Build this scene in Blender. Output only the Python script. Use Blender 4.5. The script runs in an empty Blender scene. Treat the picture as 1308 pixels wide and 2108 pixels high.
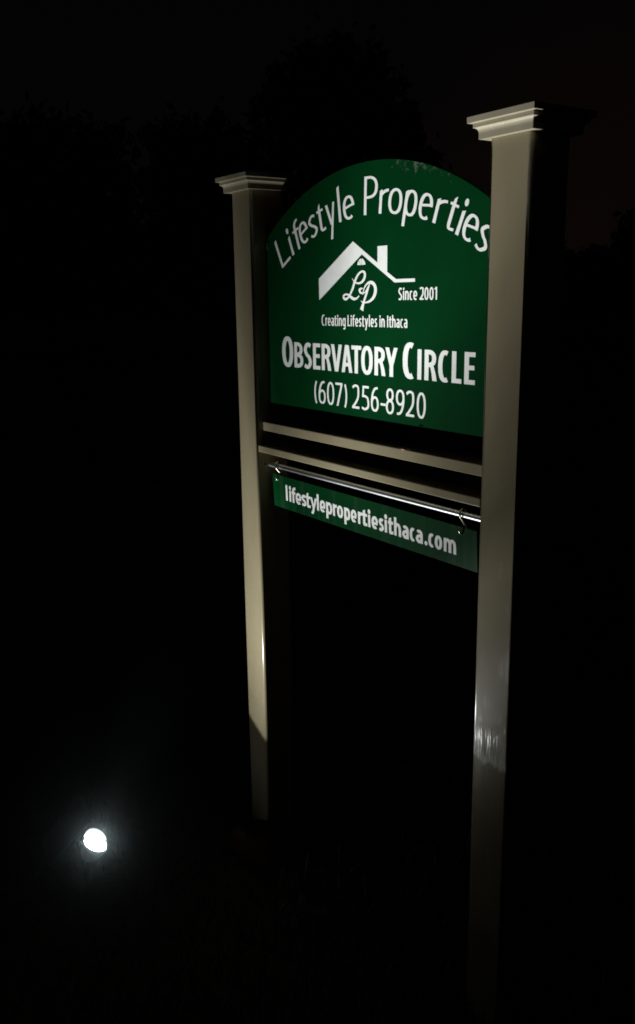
import bpy, bmesh, math, random
from mathutils import Vector, Matrix, Euler
from mathutils.geometry import delaunay_2d_cdt

R = math.radians
rnd = random.Random(7)
sc = bpy.context.scene
GZ = 1.62                      # height of the eye above the ground

# ------------------------------------------------------------------ camera
cam_data = bpy.data.cameras.new("camera")
cam = bpy.data.objects.new("camera", cam_data)
sc.collection.objects.link(cam)
_yaw, _pit, _rol = R(55.7188), R(-13.3530), R(-0.7590)
_f = Vector((-math.sin(_yaw) * math.cos(_pit), math.cos(_yaw) * math.cos(_pit), math.sin(_pit)))
_r = Vector((math.cos(_yaw), math.sin(_yaw), 0))
_u = _r.cross(_f)
_r2 = _r * math.cos(_rol) + _u * math.sin(_rol)
_u2 = -_r * math.sin(_rol) + _u * math.cos(_rol)
M = Matrix((_r2, _u2, -_f)).transposed().to_4x4()
M.translation = Vector((2.24201, -1.25934, GZ - 0.0009))
cam.matrix_world = M
cam_data.sensor_fit = 'VERTICAL'
cam_data.sensor_height = 24
cam_data.lens = 1850.58 / 2108 * 24
cam_data.clip_start = 0.02
cam_data.clip_end = 500
sc.camera = cam
sc.view_settings.view_transform = 'Standard'
sc.view_settings.look = 'None'
sc.view_settings.exposure = 0
sc.view_settings.gamma = 1
sc.render.engine = 'CYCLES'
sc.cycles.use_denoising = True
sc.cycles.filter_width = 1.75
sc.cycles.max_bounces = 8
sc.cycles.sample_clamp_indirect = 3

# ------------------------------------------------------------------ night sky
world = bpy.data.worlds.new("World")
sc.world = world
world.use_nodes = True
wt = world.node_tree
bg = wt.nodes["Background"]
tc = wt.nodes.new("ShaderNodeTexCoord")
sep = wt.nodes.new("ShaderNodeSeparateXYZ")
wt.links.new(tc.outputs["Generated"], sep.inputs[0])
ramp = wt.nodes.new("ShaderNodeValToRGB")
ramp.color_ramp.elements[0].position = 0.0
ramp.color_ramp.elements[0].color = (0.0019, 0.0017, 0.0017, 1)
ramp.color_ramp.elements[1].position = 0.32
ramp.color_ramp.elements[1].color = (0.0009, 0.0009, 0.0011, 1)
wt.links.new(sep.outputs["Z"], ramp.inputs[0])
# the reddish town glow low on one side of the horizon
gdir = wt.nodes.new("ShaderNodeVectorMath"); gdir.operation = 'DOT_PRODUCT'
gv = (_f * 1.0 + _r2 * (560 / 1850.0) + _u2 * (600 / 1850.0)).normalized()
gdir.inputs[1].default_value = gv
wt.links.new(tc.outputs["Generated"], gdir.inputs[0])
gr = wt.nodes.new("ShaderNodeValToRGB")
gr.color_ramp.elements[0].position = 0.972
gr.color_ramp.elements[0].color = (0, 0, 0, 1)
gr.color_ramp.elements[1].position = 1.0
gr.color_ramp.elements[1].color = (0.0020, 0.0002, 0.0, 1)
wt.links.new(gdir.outputs["Value"], gr.inputs[0])
add = wt.nodes.new("ShaderNodeMixRGB"); add.blend_type = 'ADD'; add.inputs[0].default_value = 1
wt.links.new(ramp.outputs[0], add.inputs[1]); wt.links.new(gr.outputs[0], add.inputs[2])
wt.links.new(add.outputs[0], bg.inputs["Color"])
bg.inputs["Strength"].default_value = 1.0


# ------------------------------------------------------------------ helpers
def link(o, parent=None):
    sc.collection.objects.link(o)
    if parent is not None:
        o.parent = parent
    return o


def tag(o, label=None, cat=None, group=None, kind=None):
    if label: o["label"] = label
    if cat: o["category"] = cat
    if group: o["group"] = group
    if kind: o["kind"] = kind
    return o


def empty(name, loc=(0, 0, 0)):
    o = bpy.data.objects.new(name, None)
    o.location = loc
    return link(o)


def mesh_obj(name, bm, mat, parent=None, smooth=False):
    me = bpy.data.meshes.new(name)
    bmesh.ops.recalc_face_normals(bm, faces=bm.faces[:])
    bm.to_mesh(me); bm.free()
    if mat: me.materials.append(mat)
    if smooth:
        for pl in me.polygons: pl.use_smooth = True
    o = bpy.data.objects.new(name, me)
    return link(o, parent)


def box(bm, x0, x1, y0, y1, z0, z1, bev=0.0, seg=3, only_vertical=False):
    vs = [bm.verts.new(c) for c in ((x0, y0, z0), (x1, y0, z0), (x1, y1, z0), (x0, y1, z0),
                                    (x0, y0, z1), (x1, y0, z1), (x1, y1, z1), (x0, y1, z1))]
    fs = [bm.faces.new([vs[i] for i in q]) for q in ((3, 2, 1, 0), (4, 5, 6, 7), (0, 1, 5, 4), (1, 2, 6, 5), (2, 3, 7, 6), (3, 0, 4, 7))]
    if bev > 0:
        es = {e for f in fs for e in f.edges}
        if only_vertical:
            es = {e for e in es if abs(e.verts[0].co.z - e.verts[1].co.z) > 1e-6}
        bmesh.ops.bevel(bm, geom=list(es), offset=bev, segments=seg, profile=0.5, affect='EDGES')


def tube(bm, pts, rad, n=12, cap=True):
    pts = [Vector(p) for p in pts]
    rads = rad if isinstance(rad, (list, tuple)) else [rad] * len(pts)
    rings = []
    prev = None
    for i, p in enumerate(pts):
        d = (pts[min(i + 1, len(pts) - 1)] - pts[max(i - 1, 0)]).normalized()
        if prev is None:
            a = Vector((0, 0, 1)) if abs(d.z) < 0.9 else Vector((1, 0, 0))
            x = d.cross(a).normalized()
        else:
            x = (prev - d * prev.dot(d)).normalized()
        prev = x
        y = d.cross(x)
        rings.append([bm.verts.new(p + (x * math.cos(2 * math.pi * k / n) + y * math.sin(2 * math.pi * k / n)) * rads[i]) for k in range(n)])
    for a, b in zip(rings, rings[1:]):
        for k in range(n):
            bm.faces.new((a[k], a[(k + 1) % n], b[(k + 1) % n], b[k]))
    if cap:
        bm.faces.new(rings[0][::-1]); bm.faces.new(rings[-1])


def lathe(bm, prof, origin, axis, n=40, closed=False, angfun=None):
    """prof: (radius, distance along the axis); angfun shifts the distance per angle"""
    axis = Vector(axis).normalized()
    t = Vector((0, 0, 1)) if abs(axis.z) < 0.95 else Vector((0, 1, 0))
    x = (t - axis * t.dot(axis)).normalized(); y = axis.cross(x)
    rings = []
    for j, (r, h) in enumerate(prof):
        if r < 1e-7:
            rings.append([bm.verts.new(Vector(origin) + axis * h)]); continue
        ring = []
        for k in range(n):
            a = 2 * math.pi * k / n
            hh = h if angfun is None else angfun(j, h, a)
            ring.append(bm.verts.new(Vector(origin) + axis * hh + (x * math.cos(a) + y * math.sin(a)) * r))
        rings.append(ring)
    for A, B in zip(rings, rings[1:]):
        for k in range(n):
            if len(A) == 1 and len(B) == 1: continue
            if len(A) == 1: bm.faces.new((A[0], B[k], B[(k + 1) % n]))
            elif len(B) == 1: bm.faces.new((A[k], A[(k + 1) % n], B[0]))
            else: bm.faces.new((A[k], A[(k + 1) % n], B[(k + 1) % n], B[k]))


class NT:
    def __init__(self, name):
        self.m = bpy.data.materials.new(name); self.m.use_nodes = True
        self.t = self.m.node_tree
        self.p = self.t.nodes["Principled BSDF"]

    def n(self, typ, **kw):
        nd = self.t.nodes.new(typ)
        for k, v in kw.items():
            if k.startswith("i_"):
                key = k[2:]
                nd.inputs[int(key) if key.isdigit() else key.replace("_", " ")].default_value = v
            else: setattr(nd, k, v)
        return nd

    def l(self, a, b): self.t.links.new(a, b)

    def noise(self, scale, detail=4, stretch=(1, 1, 1), rough=0.55):
        co = self.n("ShaderNodeTexCoord"); mp = self.n("ShaderNodeMapping"); mp.inputs["Scale"].default_value = stretch
        self.l(co.outputs["Object"], mp.inputs[0])
        nz = self.n("ShaderNodeTexNoise"); nz.inputs["Scale"].default_value = scale; nz.inputs["Detail"].default_value = detail
        nz.inputs["Roughness"].default_value = rough
        self.l(mp.outputs[0], nz.inputs["Vector"])
        return nz.outputs["Fac"]

    def ramp(self, fac, els):
        r = self.n("ShaderNodeValToRGB")
        cr = r.color_ramp
        while len(cr.elements) < len(els): cr.elements.new(0.5)
        for e, (p, c) in zip(cr.elements, els):
            e.position = p; e.color = c if len(c) == 4 else (*c, 1)
        self.l(fac, r.inputs[0])
        return r.outputs[0]

    def bump(self, fac, strength, dist):
        b = self.n("ShaderNodeBump"); b.inputs["Strength"].default_value = strength; b.inputs["Distance"].default_value = dist
        self.l(fac, b.inputs["Height"]); self.l(b.outputs[0], self.p.inputs["Normal"])


def simple(name, col, rough=0.5, metal=0.0, spec=0.5):
    m = NT(name); m.p.inputs["Base Color"].default_value = (*col, 1)
    m.p.inputs["Roughness"].default_value = rough; m.p.inputs["Metallic"].default_value = metal
    m.p.inputs["Specular IOR Level"].default_value = spec
    return m.m


# ------------------------------------------------------------------ materials
def mat_vinyl(name="tan_vinyl", k=(1, 1, 1), scuff_glint=False):
    m = NT(name)
    big = m.noise(9, 5, (1, 1, 0.35))
    col = m.ramp(big, [(0.3, (0.187 * k[0], 0.157 * k[1], 0.099 * k[2])), (0.7, (0.222 * k[0], 0.190 * k[1], 0.124 * k[2]))])
    scr = m.noise(260, 3, (1, 1, 0.02), 0.7)
    sm = m.ramp(scr, [(0.50, (0, 0, 0)), (0.62, (1, 1, 1))])
    patch = m.ramp(m.noise(14, 3), [(0.48, (0, 0, 0)), (0.62, (1, 1, 1))])
    mul = m.n("ShaderNodeMath", operation='MULTIPLY'); m.l(sm, mul.inputs[0]); m.l(patch, mul.inputs[1])
    rr = m.n("ShaderNodeMapRange"); rr.inputs["To Min"].default_value = 0.22; rr.inputs["To Max"].default_value = 0.34
    m.l(mul.outputs[0], rr.inputs["Value"]); m.l(rr.outputs[0], m.p.inputs["Roughness"])
    # small pale nicks
    nick = m.ramp(m.noise(120, 2, (1, 1, 0.6)), [(0.77, (0, 0, 0)), (0.80, (1, 1, 1))])
    mx = m.n("ShaderNodeMixRGB"); mx.inputs[2].default_value = (0.33, 0.32, 0.28, 1)
    m.l(nick, mx.inputs[0]); m.l(col, mx.inputs[1])
    if scuff_glint:        # upright scrapes with lamp glints painted in pale colour, ending sharply below
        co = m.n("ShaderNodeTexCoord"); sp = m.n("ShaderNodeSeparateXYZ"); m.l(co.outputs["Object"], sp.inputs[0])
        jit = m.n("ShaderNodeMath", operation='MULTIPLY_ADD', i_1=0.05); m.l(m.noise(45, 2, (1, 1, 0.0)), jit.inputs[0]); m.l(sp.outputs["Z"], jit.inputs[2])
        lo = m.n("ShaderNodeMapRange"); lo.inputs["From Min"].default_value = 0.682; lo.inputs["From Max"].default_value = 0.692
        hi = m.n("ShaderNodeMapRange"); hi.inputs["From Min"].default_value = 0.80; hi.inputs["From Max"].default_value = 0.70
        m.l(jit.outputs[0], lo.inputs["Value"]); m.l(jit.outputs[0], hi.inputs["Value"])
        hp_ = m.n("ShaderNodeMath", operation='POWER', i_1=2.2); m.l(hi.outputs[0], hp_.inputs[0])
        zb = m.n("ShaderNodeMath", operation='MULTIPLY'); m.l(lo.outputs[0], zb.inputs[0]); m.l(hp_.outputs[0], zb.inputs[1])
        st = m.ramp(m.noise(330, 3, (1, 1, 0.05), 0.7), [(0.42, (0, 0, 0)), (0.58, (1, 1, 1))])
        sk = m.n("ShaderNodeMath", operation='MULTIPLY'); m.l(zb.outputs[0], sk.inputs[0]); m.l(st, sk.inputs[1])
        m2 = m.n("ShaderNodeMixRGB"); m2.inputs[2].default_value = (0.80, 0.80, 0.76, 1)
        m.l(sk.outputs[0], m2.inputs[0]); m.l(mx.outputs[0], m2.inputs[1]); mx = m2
    m.l(mx.outputs[0], m.p.inputs["Base Color"])
    m.p.inputs["Specular IOR Level"].default_value = 0.5
    # vertical scratches in the gloss catch the lamp
    fine = m.noise(420, 2, (1, 1, 0.012), 0.6)
    cb = m.n("ShaderNodeBump"); cb.inputs["Strength"].default_value = 0.8; cb.inputs["Distance"].default_value = 0.0006
    m.l(fine, cb.inputs["Height"]); m.l(cb.outputs[0], m.p.inputs["Coat Normal"])
    cw = m.n("ShaderNodeMath", operation='MULTIPLY', i_1=0.6); m.l(mul.outputs[0], cw.inputs[0])
    if scuff_glint:
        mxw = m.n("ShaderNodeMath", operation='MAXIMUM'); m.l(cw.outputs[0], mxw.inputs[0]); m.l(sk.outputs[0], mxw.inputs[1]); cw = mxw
    m.l(cw.outputs[0], m.p.inputs["Coat Weight"]); m.p.inputs["Coat Roughness"].default_value = 0.13
    return m.m


def mat_green(name, arch=None):
    m = NT(name)
    col = m.ramp(m.noise(7, 4), [(0.3, (0.0002, 0.0275, 0.0066)), (0.7, (0.0003, 0.033, 0.0080))])
    if arch:
        cx, cz, r = arch
        co = m.n("ShaderNodeTexCoord"); sp = m.n("ShaderNodeSeparateXYZ"); m.l(co.outputs["Object"], sp.inputs[0])
        dx = m.n("ShaderNodeMath", operation='SUBTRACT', i_1=cx); m.l(sp.outputs["X"], dx.inputs[0])
        dz = m.n("ShaderNodeMath", operation='SUBTRACT', i_1=cz); m.l(sp.outputs["Z"], dz.inputs[0])
        d2 = m.n("ShaderNodeVectorMath", operation='LENGTH'); cb = m.n("ShaderNodeCombineXYZ")
        m.l(dx.outputs[0], cb.inputs[0]); m.l(dz.outputs[0], cb.inputs[1]); m.l(cb.outputs[0], d2.inputs[0])
        edge = m.n("ShaderNodeMapRange"); edge.inputs["From Min"].default_value = r - 0.045; edge.inputs["From Max"].default_value = r
        m.l(d2.outputs["Value"], edge.inputs["Value"])
        xr = m.n("ShaderNodeMapRange"); xr.inputs["From Min"].default_value = 0.02; xr.inputs["From Max"].default_value = 0.15
        m.l(dx.outputs[0], xr.inputs["Value"])
        xr2 = m.n("ShaderNodeMapRange"); xr2.inputs["From Min"].default_value = 0.36; xr2.inputs["From Max"].default_value = 0.20
        m.l(dx.outputs[0], xr2.inputs["Value"])
        mm = m.n("ShaderNodeMath", operation='MULTIPLY'); m.l(xr.outputs[0], mm.inputs[0]); m.l(xr2.outputs[0], mm.inputs[1])
        mk = m.n("ShaderNodeMath", operation='MULTIPLY'); m.l(edge.outputs[0], mk.inputs[0]); m.l(mm.outputs[0], mk.inputs[1])
        nz = m.noise(70, 8, (1, 1, 1), 0.75)
        sb = m.n("ShaderNodeMath", operation='MULTIPLY_ADD', i_1=0.24, i_2=-0.24); m.l(mk.outputs[0], sb.inputs[0])
        sm = m.n("ShaderNodeMath", operation='ADD'); m.l(nz, sm.inputs[0]); m.l(sb.outputs[0], sm.inputs[1])
        msk = m.ramp(sm.outputs[0], [(0.46, (0, 0, 0)), (0.62, (0.7, 0.7, 0.7))])
        mx = m.n("ShaderNodeMixRGB"); mx.inputs[2].default_value = (0.19, 0.21, 0.18, 1)
        m.l(msk, mx.inputs[0]); m.l(col, mx.inputs[1]); col = mx.outputs[0]
    else:   # faint dusty run-off streaks on the small hanging sign
        st = m.noise(30, 5, (1.3, 1, 0.06))
        msk = m.ramp(st, [(0.52, (0, 0, 0)), (0.72, (0.09, 0.09, 0.09))])
        mx = m.n("ShaderNodeMixRGB"); mx.inputs[2].default_value = (0.13, 0.15, 0.14, 1)
        m.l(msk, mx.inputs[0]); m.l(col, mx.inputs[1]); col = mx.outputs[0]
    m.l(col, m.p.inputs["Base Color"])
    m.p.inputs["Roughness"].default_value = 0.45
    m.p.inputs["Specular IOR Level"].default_value = 0.06
    return m.m


def mat_white():
    m = NT("white_reflective_vinyl")
    c = m.ramp(m.noise(40, 3), [(0.3, (0.78, 0.78, 0.76)), (0.7, (0.84, 0.84, 0.83))])
    m.l(c, m.p.inputs["Base Color"]); m.p.inputs["Roughness"].default_value = 0.45
    return m.m


def mat_metal(name, col, rough, stretch=(1, 1, 1)):
    m = NT(name)
    nz = m.noise(60, 4, stretch)
    c = m.ramp(nz, [(0.3, tuple(v * 0.8 for v in col)), (0.7, col)])
    m.l(c, m.p.inputs["Base Color"]); m.p.inputs["Metallic"].default_value = 1
    rr = m.n("ShaderNodeMapRange"); rr.inputs["To Min"].default_value = rough * 0.8; rr.inputs["To Max"].default_value = rough * 1.3
    m.l(nz, rr.inputs["Value"]); m.l(rr.outputs[0], m.p.inputs["Roughness"])
    return m.m


def mat_leaf(name, a, b):
    m = NT(name)
    c = m.ramp(m.noise(1.3, 3), [(0.3, a), (0.7, b)])
    m.l(c, m.p.inputs["Base Color"]); m.p.inputs["Roughness"].default_value = 0.6
    return m.m


VINYL = mat_vinyl()
SCUFF_GLINT = mat_vinyl("scuff_glint_tan_vinyl", scuff_glint=True)
CAPV = mat_vinyl("pale_cap_vinyl", (1.4, 1.45, 1.65))
ARCH = (0.537, GZ - 0.437, 0.7335)
GREEN = mat_green("green_sign_paint", ARCH)
GREEN2 = mat_green("green_hanging_sign_paint")
WHITE = mat_white()
ROD = mat_metal("galvanised_steel", (0.52, 0.53, 0.56), 0.36, (0.1, 1, 1))
BRASS = mat_metal("weathered_wire", (0.50, 0.47, 0.36), 0.28)
DARK = simple("black_plastic", (0.005, 0.005, 0.006), 0.8, 0.0, 0.02)
HOLE = simple("dark_hole", (0.004, 0.004, 0.004), 0.9)

# ------------------------------------------------------------------ ground
def ground():
    bm = bmesh.new()
    bmesh.ops.create_grid(bm, x_segments=40, y_segments=40, size=120)
    m = NT("dark_lawn")
    c = m.ramp(m.noise(3, 8, (1, 1, 1), 0.7), [(0.3, (0.016, 0.020, 0.008)), (0.7, (0.040, 0.050, 0.020))])
    m.l(c, m.p.inputs["Base Color"]); m.p.inputs["Roughness"].default_value = 0.9
    m.bump(m.noise(60, 4), 0.6, 0.02)
    o = mesh_obj("ground", bm, m.m)
    tag(o, kind="structure")


ground()

# ------------------------------------------------------------------ the property sign
S0, PW = 0.9723, 0.1016           # post spacing, post width
sign = empty("property_sign", (0.537, 0.0508, 0))
tag(sign, "tall property sign: arched green board between two square tan capped posts", "sign")


def put(o, parent):
    """parent while keeping world-built vertices where they are"""
    o.parent = parent
    off = Vector(parent.location)
    o.matrix_parent_inverse = Matrix.Translation(-off)
    return o


def post_mesh():
    bm = bmesh.new()
    box(bm, 0, PW, 0, PW, -0.25, GZ + 0.2794, 0.0070, 8, True)
    return bm


def cap_mesh():
    """stepped moulding; (half size, height) from the bottom lip up to a shallow pyramid"""
    prof = [(0.0500, 0.2796), (0.0657, 0.2794), (0.0657, 0.2895)]
    for k in range(7):                      # cove
        a = math.pi / 2 * k / 6
        prof.append((0.0657 + 0.0070 * (1 - math.cos(a)), 0.2895 + 0.0095 * math.sin(a)))
    prof += [(0.0733, 0.2994), (0.0733, 0.3070), (0.0812, 0.3076), (0.0812, 0.3180), (0.0795, 0.3192), (0.0, 0.3380)]
    bm = bmesh.new()
    c = PW / 2
    rings = []
    for h, z in prof:
        if h == 0: rings.append([bm.verts.new((c, c, GZ + z))]); continue
        rings.append([bm.verts.new((c + sx * h, c + sy * h, GZ + z)) for sx, sy in ((-1, -1), (1, -1), (1, 1), (-1, 1))])
    for A, B in zip(rings, rings[1:]):
        for k in range(4):
            if len(B) == 1: bm.faces.new((A[k], A[(k + 1) % 4], B[0]))
            else: bm.faces.new((A[k], A[(k + 1) % 4], B[(k + 1) % 4], B[k]))
    bm.faces.new(rings[0][::-1])
    return bm


for i, x in enumerate((0.0, S0)):
    if i == 0:
        post = mesh_obj("post", post_mesh(), VINYL); cap = mesh_obj("post_cap", cap_mesh(), CAPV)
        for pl in post.data.polygons: pl.use_smooth = pl.area < 0.03
        post0, cap0 = post, cap
    else:
        post = post0.copy(); link(post); post.data = post0.data.copy(); post.data.materials[0] = SCUFF_GLINT; cap = cap0.copy(); link(cap)
    post.location = (x, 0, 0)
    put(post, sign); cap.parent = post
    post["label"] = "farther left square post" if i == 0 else "nearer right square post with scuffs and painted lamp glints low on its face"


def rail(y0, y1, z0, z1, bev=0.0016):
    bm = bmesh.new()
    box(bm, PW, S0, y0, y1, GZ + z0, GZ + z1, bev, 3)
    o = mesh_obj("rail", bm, VINYL); put(o, sign)
    return o


r1 = rail(0.0203, 0.0820, -0.3556, -0.3316); r1["label"] = "upper cross rail set a little back"
r2 = rail(0.0022, 0.0560, -0.4142, -0.3946, 0.0028); r2["label"] = "lower cross rail flush with the post fronts"

bm = bmesh.new()
tube(bm, [(PW - 0.004, 0.0395, GZ - 0.4528), (S0 + 0.004, 0.0395, GZ - 0.4496)], 0.0068, 24)
rod = mesh_obj("hanging_rod", bm, ROD, smooth=True); put(rod, sign)
rod.data.set_sharp_from_angle(angle=R(50))
bm = bmesh.new()
lathe(bm, [(0.0, 0.0006), (0.0035, 0.0006), (0.0035, 0.0)], (PW, 0.024, GZ - 0.452), (1, 0, 0), 16)
hole = mesh_obj("screw_hole", bm, HOLE); put(hole, sign)

# panel --------------------------------------------------------------
PY = 0.046


def panel():
    bm = bmesh.new()
    x0, x1, zb = PW + 0.0008, S0 - 0.0008, GZ - 0.2815
    pts = [(x0, zb), (x1, zb)]
    a1 = math.asin((x1 - ARCH[0]) / ARCH[2]); a0 = math.asin((x0 - ARCH[0]) / ARCH[2])
    N = 72
    for k in range(N + 1):
        a = a1 + (a0 - a1) * k / N
        pts.append((ARCH[0] + ARCH[2] * math.sin(a), ARCH[1] + ARCH[2] * math.cos(a)))
    vs = [bm.verts.new((x, PY, z)) for x, z in pts]
    f = bm.faces.new(vs)
    r = bmesh.ops.extrude_face_region(bm, geom=[f])
    for v in r["geom"]:
        if isinstance(v, bmesh.types.BMVert): v.co.y += 0.012
    return bm


pan = mesh_obj("sign_panel", panel(), GREEN); put(pan, sign)
for bx in (PW, S0):
    s = 1 if bx == PW else -1
    bm = bmesh.new()
    xs = sorted((bx, bx + s * 0.010))
    box(bm, xs[0], xs[1], PY - 0.0022, PY - 0.0004, GZ + 0.128, GZ + 0.146, 0.0005, 1)
    b = mesh_obj("clip", bm, ROD); put(b, sign)


# ------------------------------------------------------------------ lettering
def ell(cx, cy, rx, ry, d0, d1, n=None, e=2.3):
    n = n or max(6, int(abs(d1 - d0) / 9))
    out = []
    for k in range(n + 1):
        t = R(d0 + (d1 - d0) * k / n); c, s = math.cos(t), math.sin(t)
        out.append((cx + rx * math.copysign(abs(c) ** (2 / e), c), cy + ry * math.copysign(abs(s) ** (2 / e), s)))
    return out


def spl(P, n=7):
    out = []
    Q = [P[0]] + list(P) + [P[-1]]
    for i in range(1, len(Q) - 2):
        p0, p1, p2, p3 = Q[i - 1], Q[i], Q[i + 1], Q[i + 2]
        for k in range(n):
            t = k / n
            out.append(tuple(0.5 * (2 * b + (c - a) * t + (2 * a - 5 * b + 4 * c - d) * t * t + (3 * b - a - 3 * c + d) * t ** 3)
                             for a, b, c, d in zip(p0, p1, p2, p3)))
    out.append(tuple(P[-1]))
    return out


class Pen:
    def __init__(self, a, b): self.a, self.b, self.polys = a, b, []

    def poly(self, *pts): self.polys.append([tuple(p) for p in pts])

    def stroke(self, pts, closed=False, k=1.0):
        """ribbon along pts; an elliptical nib gives thick uprights and thinner levels; a third value is a width of its own"""
        n = len(pts); L = []; Rr = []
        for i, p in enumerate(pts):
            if closed: q0, q1 = pts[(i - 1) % n], pts[(i + 1) % n]
            else: q0, q1 = pts[max(i - 1, 0)], pts[min(i + 1, n - 1)]
            dx, dy = q1[0] - q0[0], q1[1] - q0[1]; d = math.hypot(dx, dy) or 1e-9
            nx, ny = -dy / d, dx / d
            h = p[2] / 2 if len(p) > 2 else k * math.hypot(self.a * nx, self.b * ny)
            L.append((p[0] + nx * h, p[1] + ny * h)); Rr.append((p[0] - nx * h, p[1] - ny * h))
        for i in range(n if closed else n - 1):
            j = (i + 1) % n
            self.poly(L[i], Rr[i], Rr[j]); self.poly(L[i], Rr[j], L[j])

    def bar(self, x0, x1, y0, y1): self.poly((x0, y0), (x1, y0), (x1, y1), (x0, y1))

    def diag(self, xb, yb, xt, yt, wb, wt=None):
        """slanted stem whose ends are cut level"""
        wt = wb if wt is None else wt
        self.poly((xb - wb, yb), (xb + wb, yb), (xt + wt, yt), (xt - wt, yt))

    def dot(self, cx, cy, r, ry=None):
        self.poly(*ell(cx, cy, r, ry or r, 0, 360, 18, 2)[:-1])


def glyph(ch, W, H, a, b, xh=None, opt=False):
    """outline of one letter in a box W wide, H high (capital), x-height xh; opt = slanted terminals"""
    p = Pen(a, b); X = xh if xh is not None else 0.72 * H
    ov = 0.012 * H; D = -0.30 * H; cut = 0.018 if opt else 0.0
    asc = H * (1.04 if xh is None or not opt else 1.0)

    def stem(x, y0, y1):
        if opt:      # flared, with an obliquely cut head
            p.poly((x - a * 1.06, y0), (x + a * 1.06, y0), (x + a * 0.94, (y0 + y1) / 2), (x + a, y1), (x - a, y1 - a * 0.9), (x - a * 0.94, (y0 + y1) / 2))
        else: p.bar(x - a, x + a, y0, y1)
    if ch in 'Oo0':
        h = X if ch == 'o' else (H * 0.985 if ch == '0' else H)
        p.stroke(ell(W / 2, h / 2, W / 2 - a, h / 2 + ov - b, 0, 360, 48, 2.25)[:-1], True)
    elif ch in 'Cc':
        h = X if ch == 'c' else H
        p.stroke(ell(W * 0.57, h / 2, W * 0.57 - a, h / 2 + ov - b, 66, 294, 34, 2.3) if ch == 'C' else
                 ell(W * 0.56, h / 2, W * 0.56 - a, h / 2 + ov - b, 62, 298, 34, 2.3))
    elif ch == 'e':
        yb = X * 0.52; e = 2.25
        p.stroke(ell(W / 2, X / 2, W / 2 - a, X / 2 + ov - b, 4, 308, 40, e))
        if opt:
            p.poly((a * 1.2, yb - b * 1.3), (W - a * 0.6, yb + b * 0.9), (W - a * 0.9, yb + b * 2.7), (a * 1.2, yb + b * 0.6))
        else: p.bar(a, W - a * 0.35, yb - b * 1.6, yb + b * 0.1)
    elif ch in 'Ss':
        h = X if ch == 's' else H
        o = 0.09 * W
        p.stroke(spl([(W - a * 0.55 - o, h - b - 0.055 * h), (W * 0.62, h - b + ov), (W * 0.36, h - b - 0.02 * h), (a, h * 0.735), (W * 0.36, h * 0.555),
                      (W * 0.66, h * 0.435), (W - a, h * 0.255), (W * 0.62, b + 0.02 * h), (W * 0.36, b - ov), (a * 0.5 + 0.02 * W, b + 0.055 * h)]), k=1.0)
    elif ch == 'a':
        rt = min(W / 2 - a, X * 0.42)
        p.stroke(ell(W * 0.50, X - rt * 1.15 - b + ov, W * 0.5 - a, rt * 1.15, 140, 0, 18, 2.3) + [(W - a, 0.0)])
        p.stroke(spl([(W - a, X * 0.585), (W * 0.55, X * 0.56), (W * 0.5 - (W * 0.5 - a) * 0.75, X * 0.46), (a, X * 0.27), (a + 0.12 * W, b + 0.055 * X), (W * 0.44, b - ov), (W * 0.72, b + 0.09 * X), (W - a, X * 0.26)]))
    elif ch == 'i':
        stem(W / 2, 0, X); p.dot(W / 2, X + (H - X) * 0.66, a * 1.18, a * 1.18 * (1.15 if not opt else 1.35))
    elif ch == 'l': stem(W / 2, 0, asc)
    elif ch == 'I': p.bar(W / 2 - a, W / 2 + a, 0, H)
    elif ch == 't':
        x = W * 0.40
        if opt:
            p.poly((x - a, X * 0.2), (x + a, X * 0.2), (x + a, X * 1.28), (x - a * 0.4, X * 1.18), (x - a, X))
            p.bar(x - W * 0.38, x + W * 0.5, X - 2 * b, X)
        else:
            p.poly((x - a, X * 0.22), (x + a, X * 0.22), (x + a, X * 1.30), (x - a, X * 1.22))
            p.bar(0, W * 0.98, X - 2 * b, X)
        p.stroke(spl([(x, X * 0.26), (x + 0.02 * W, X * 0.12), (x + 0.16 * W, b - ov), (W * 0.99, b * 1.25)]))
    elif ch == 'f':
        x = W * 0.40
        p.stroke([(x, 0), (x, H * 0.72)] + ell(x + W * 0.5, H * 0.74, W * 0.5, asc - b - H * 0.74, 170, 84, 10, 2.2))
        p.bar(0, W * 0.92, X - 2 * b, X)
    elif ch in 'nhmr':
        stem(a, 0, asc if ch == 'h' else X)
        def arch(x0, x1):
            ry = min((x1 - x0) * 0.9, X * 0.5)
            p.stroke([(x0, X - ry * 1.25)] + ell((x0 + x1) / 2 , X - ry - b + ov, (x1 - x0) / 2, ry, 172, 0, 16, 2.3) + [(x1, 0)])
        if ch in 'nh': arch(a, W - a)
        elif ch == 'm':
            arch(a, W / 2); arch(W / 2, W - a)
        else:
            p.stroke(spl([(a, X * 0.55), (a * 1.3, X * 0.78), (W * 0.62, X - b * 1.4), (W, X - b + ov)]), k=1.02)
    elif ch in 'pg':
        bx = ell(W / 2, X / 2, W / 2 - a, X / 2 + ov - b, 0, 360, 44, 2.3)[:-1]
        p.stroke(bx, True)
        if ch == 'p':
            p.poly((0, D), (2 * a, D), (2 * a, X), (0, X - (a if opt else 0)))
        else:
            x = W - a
            p.stroke([(x, X), (x, 0)] + ell(W / 2, 0, W / 2 - a, -D - b, 0, -125, 14, 2.4))
    elif ch == 'y':
        p.diag(W * 0.5, X * 0.04, a, X, a * 0.95, a)
        if opt: p.diag(W * 0.36, D * 1.28, W - a, X, a * 0.9, a * 0.8)
        else:
            p.diag(W * 0.44, -0.05 * H, W - a, X, a * 0.9, a)
            p.stroke(spl([(W * 0.485, X * 0.12), (W * 0.41, -0.12 * H), (W * 0.30, D * 0.80), (W * 0.14, D + b)]))
    elif ch == 'E':
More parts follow.
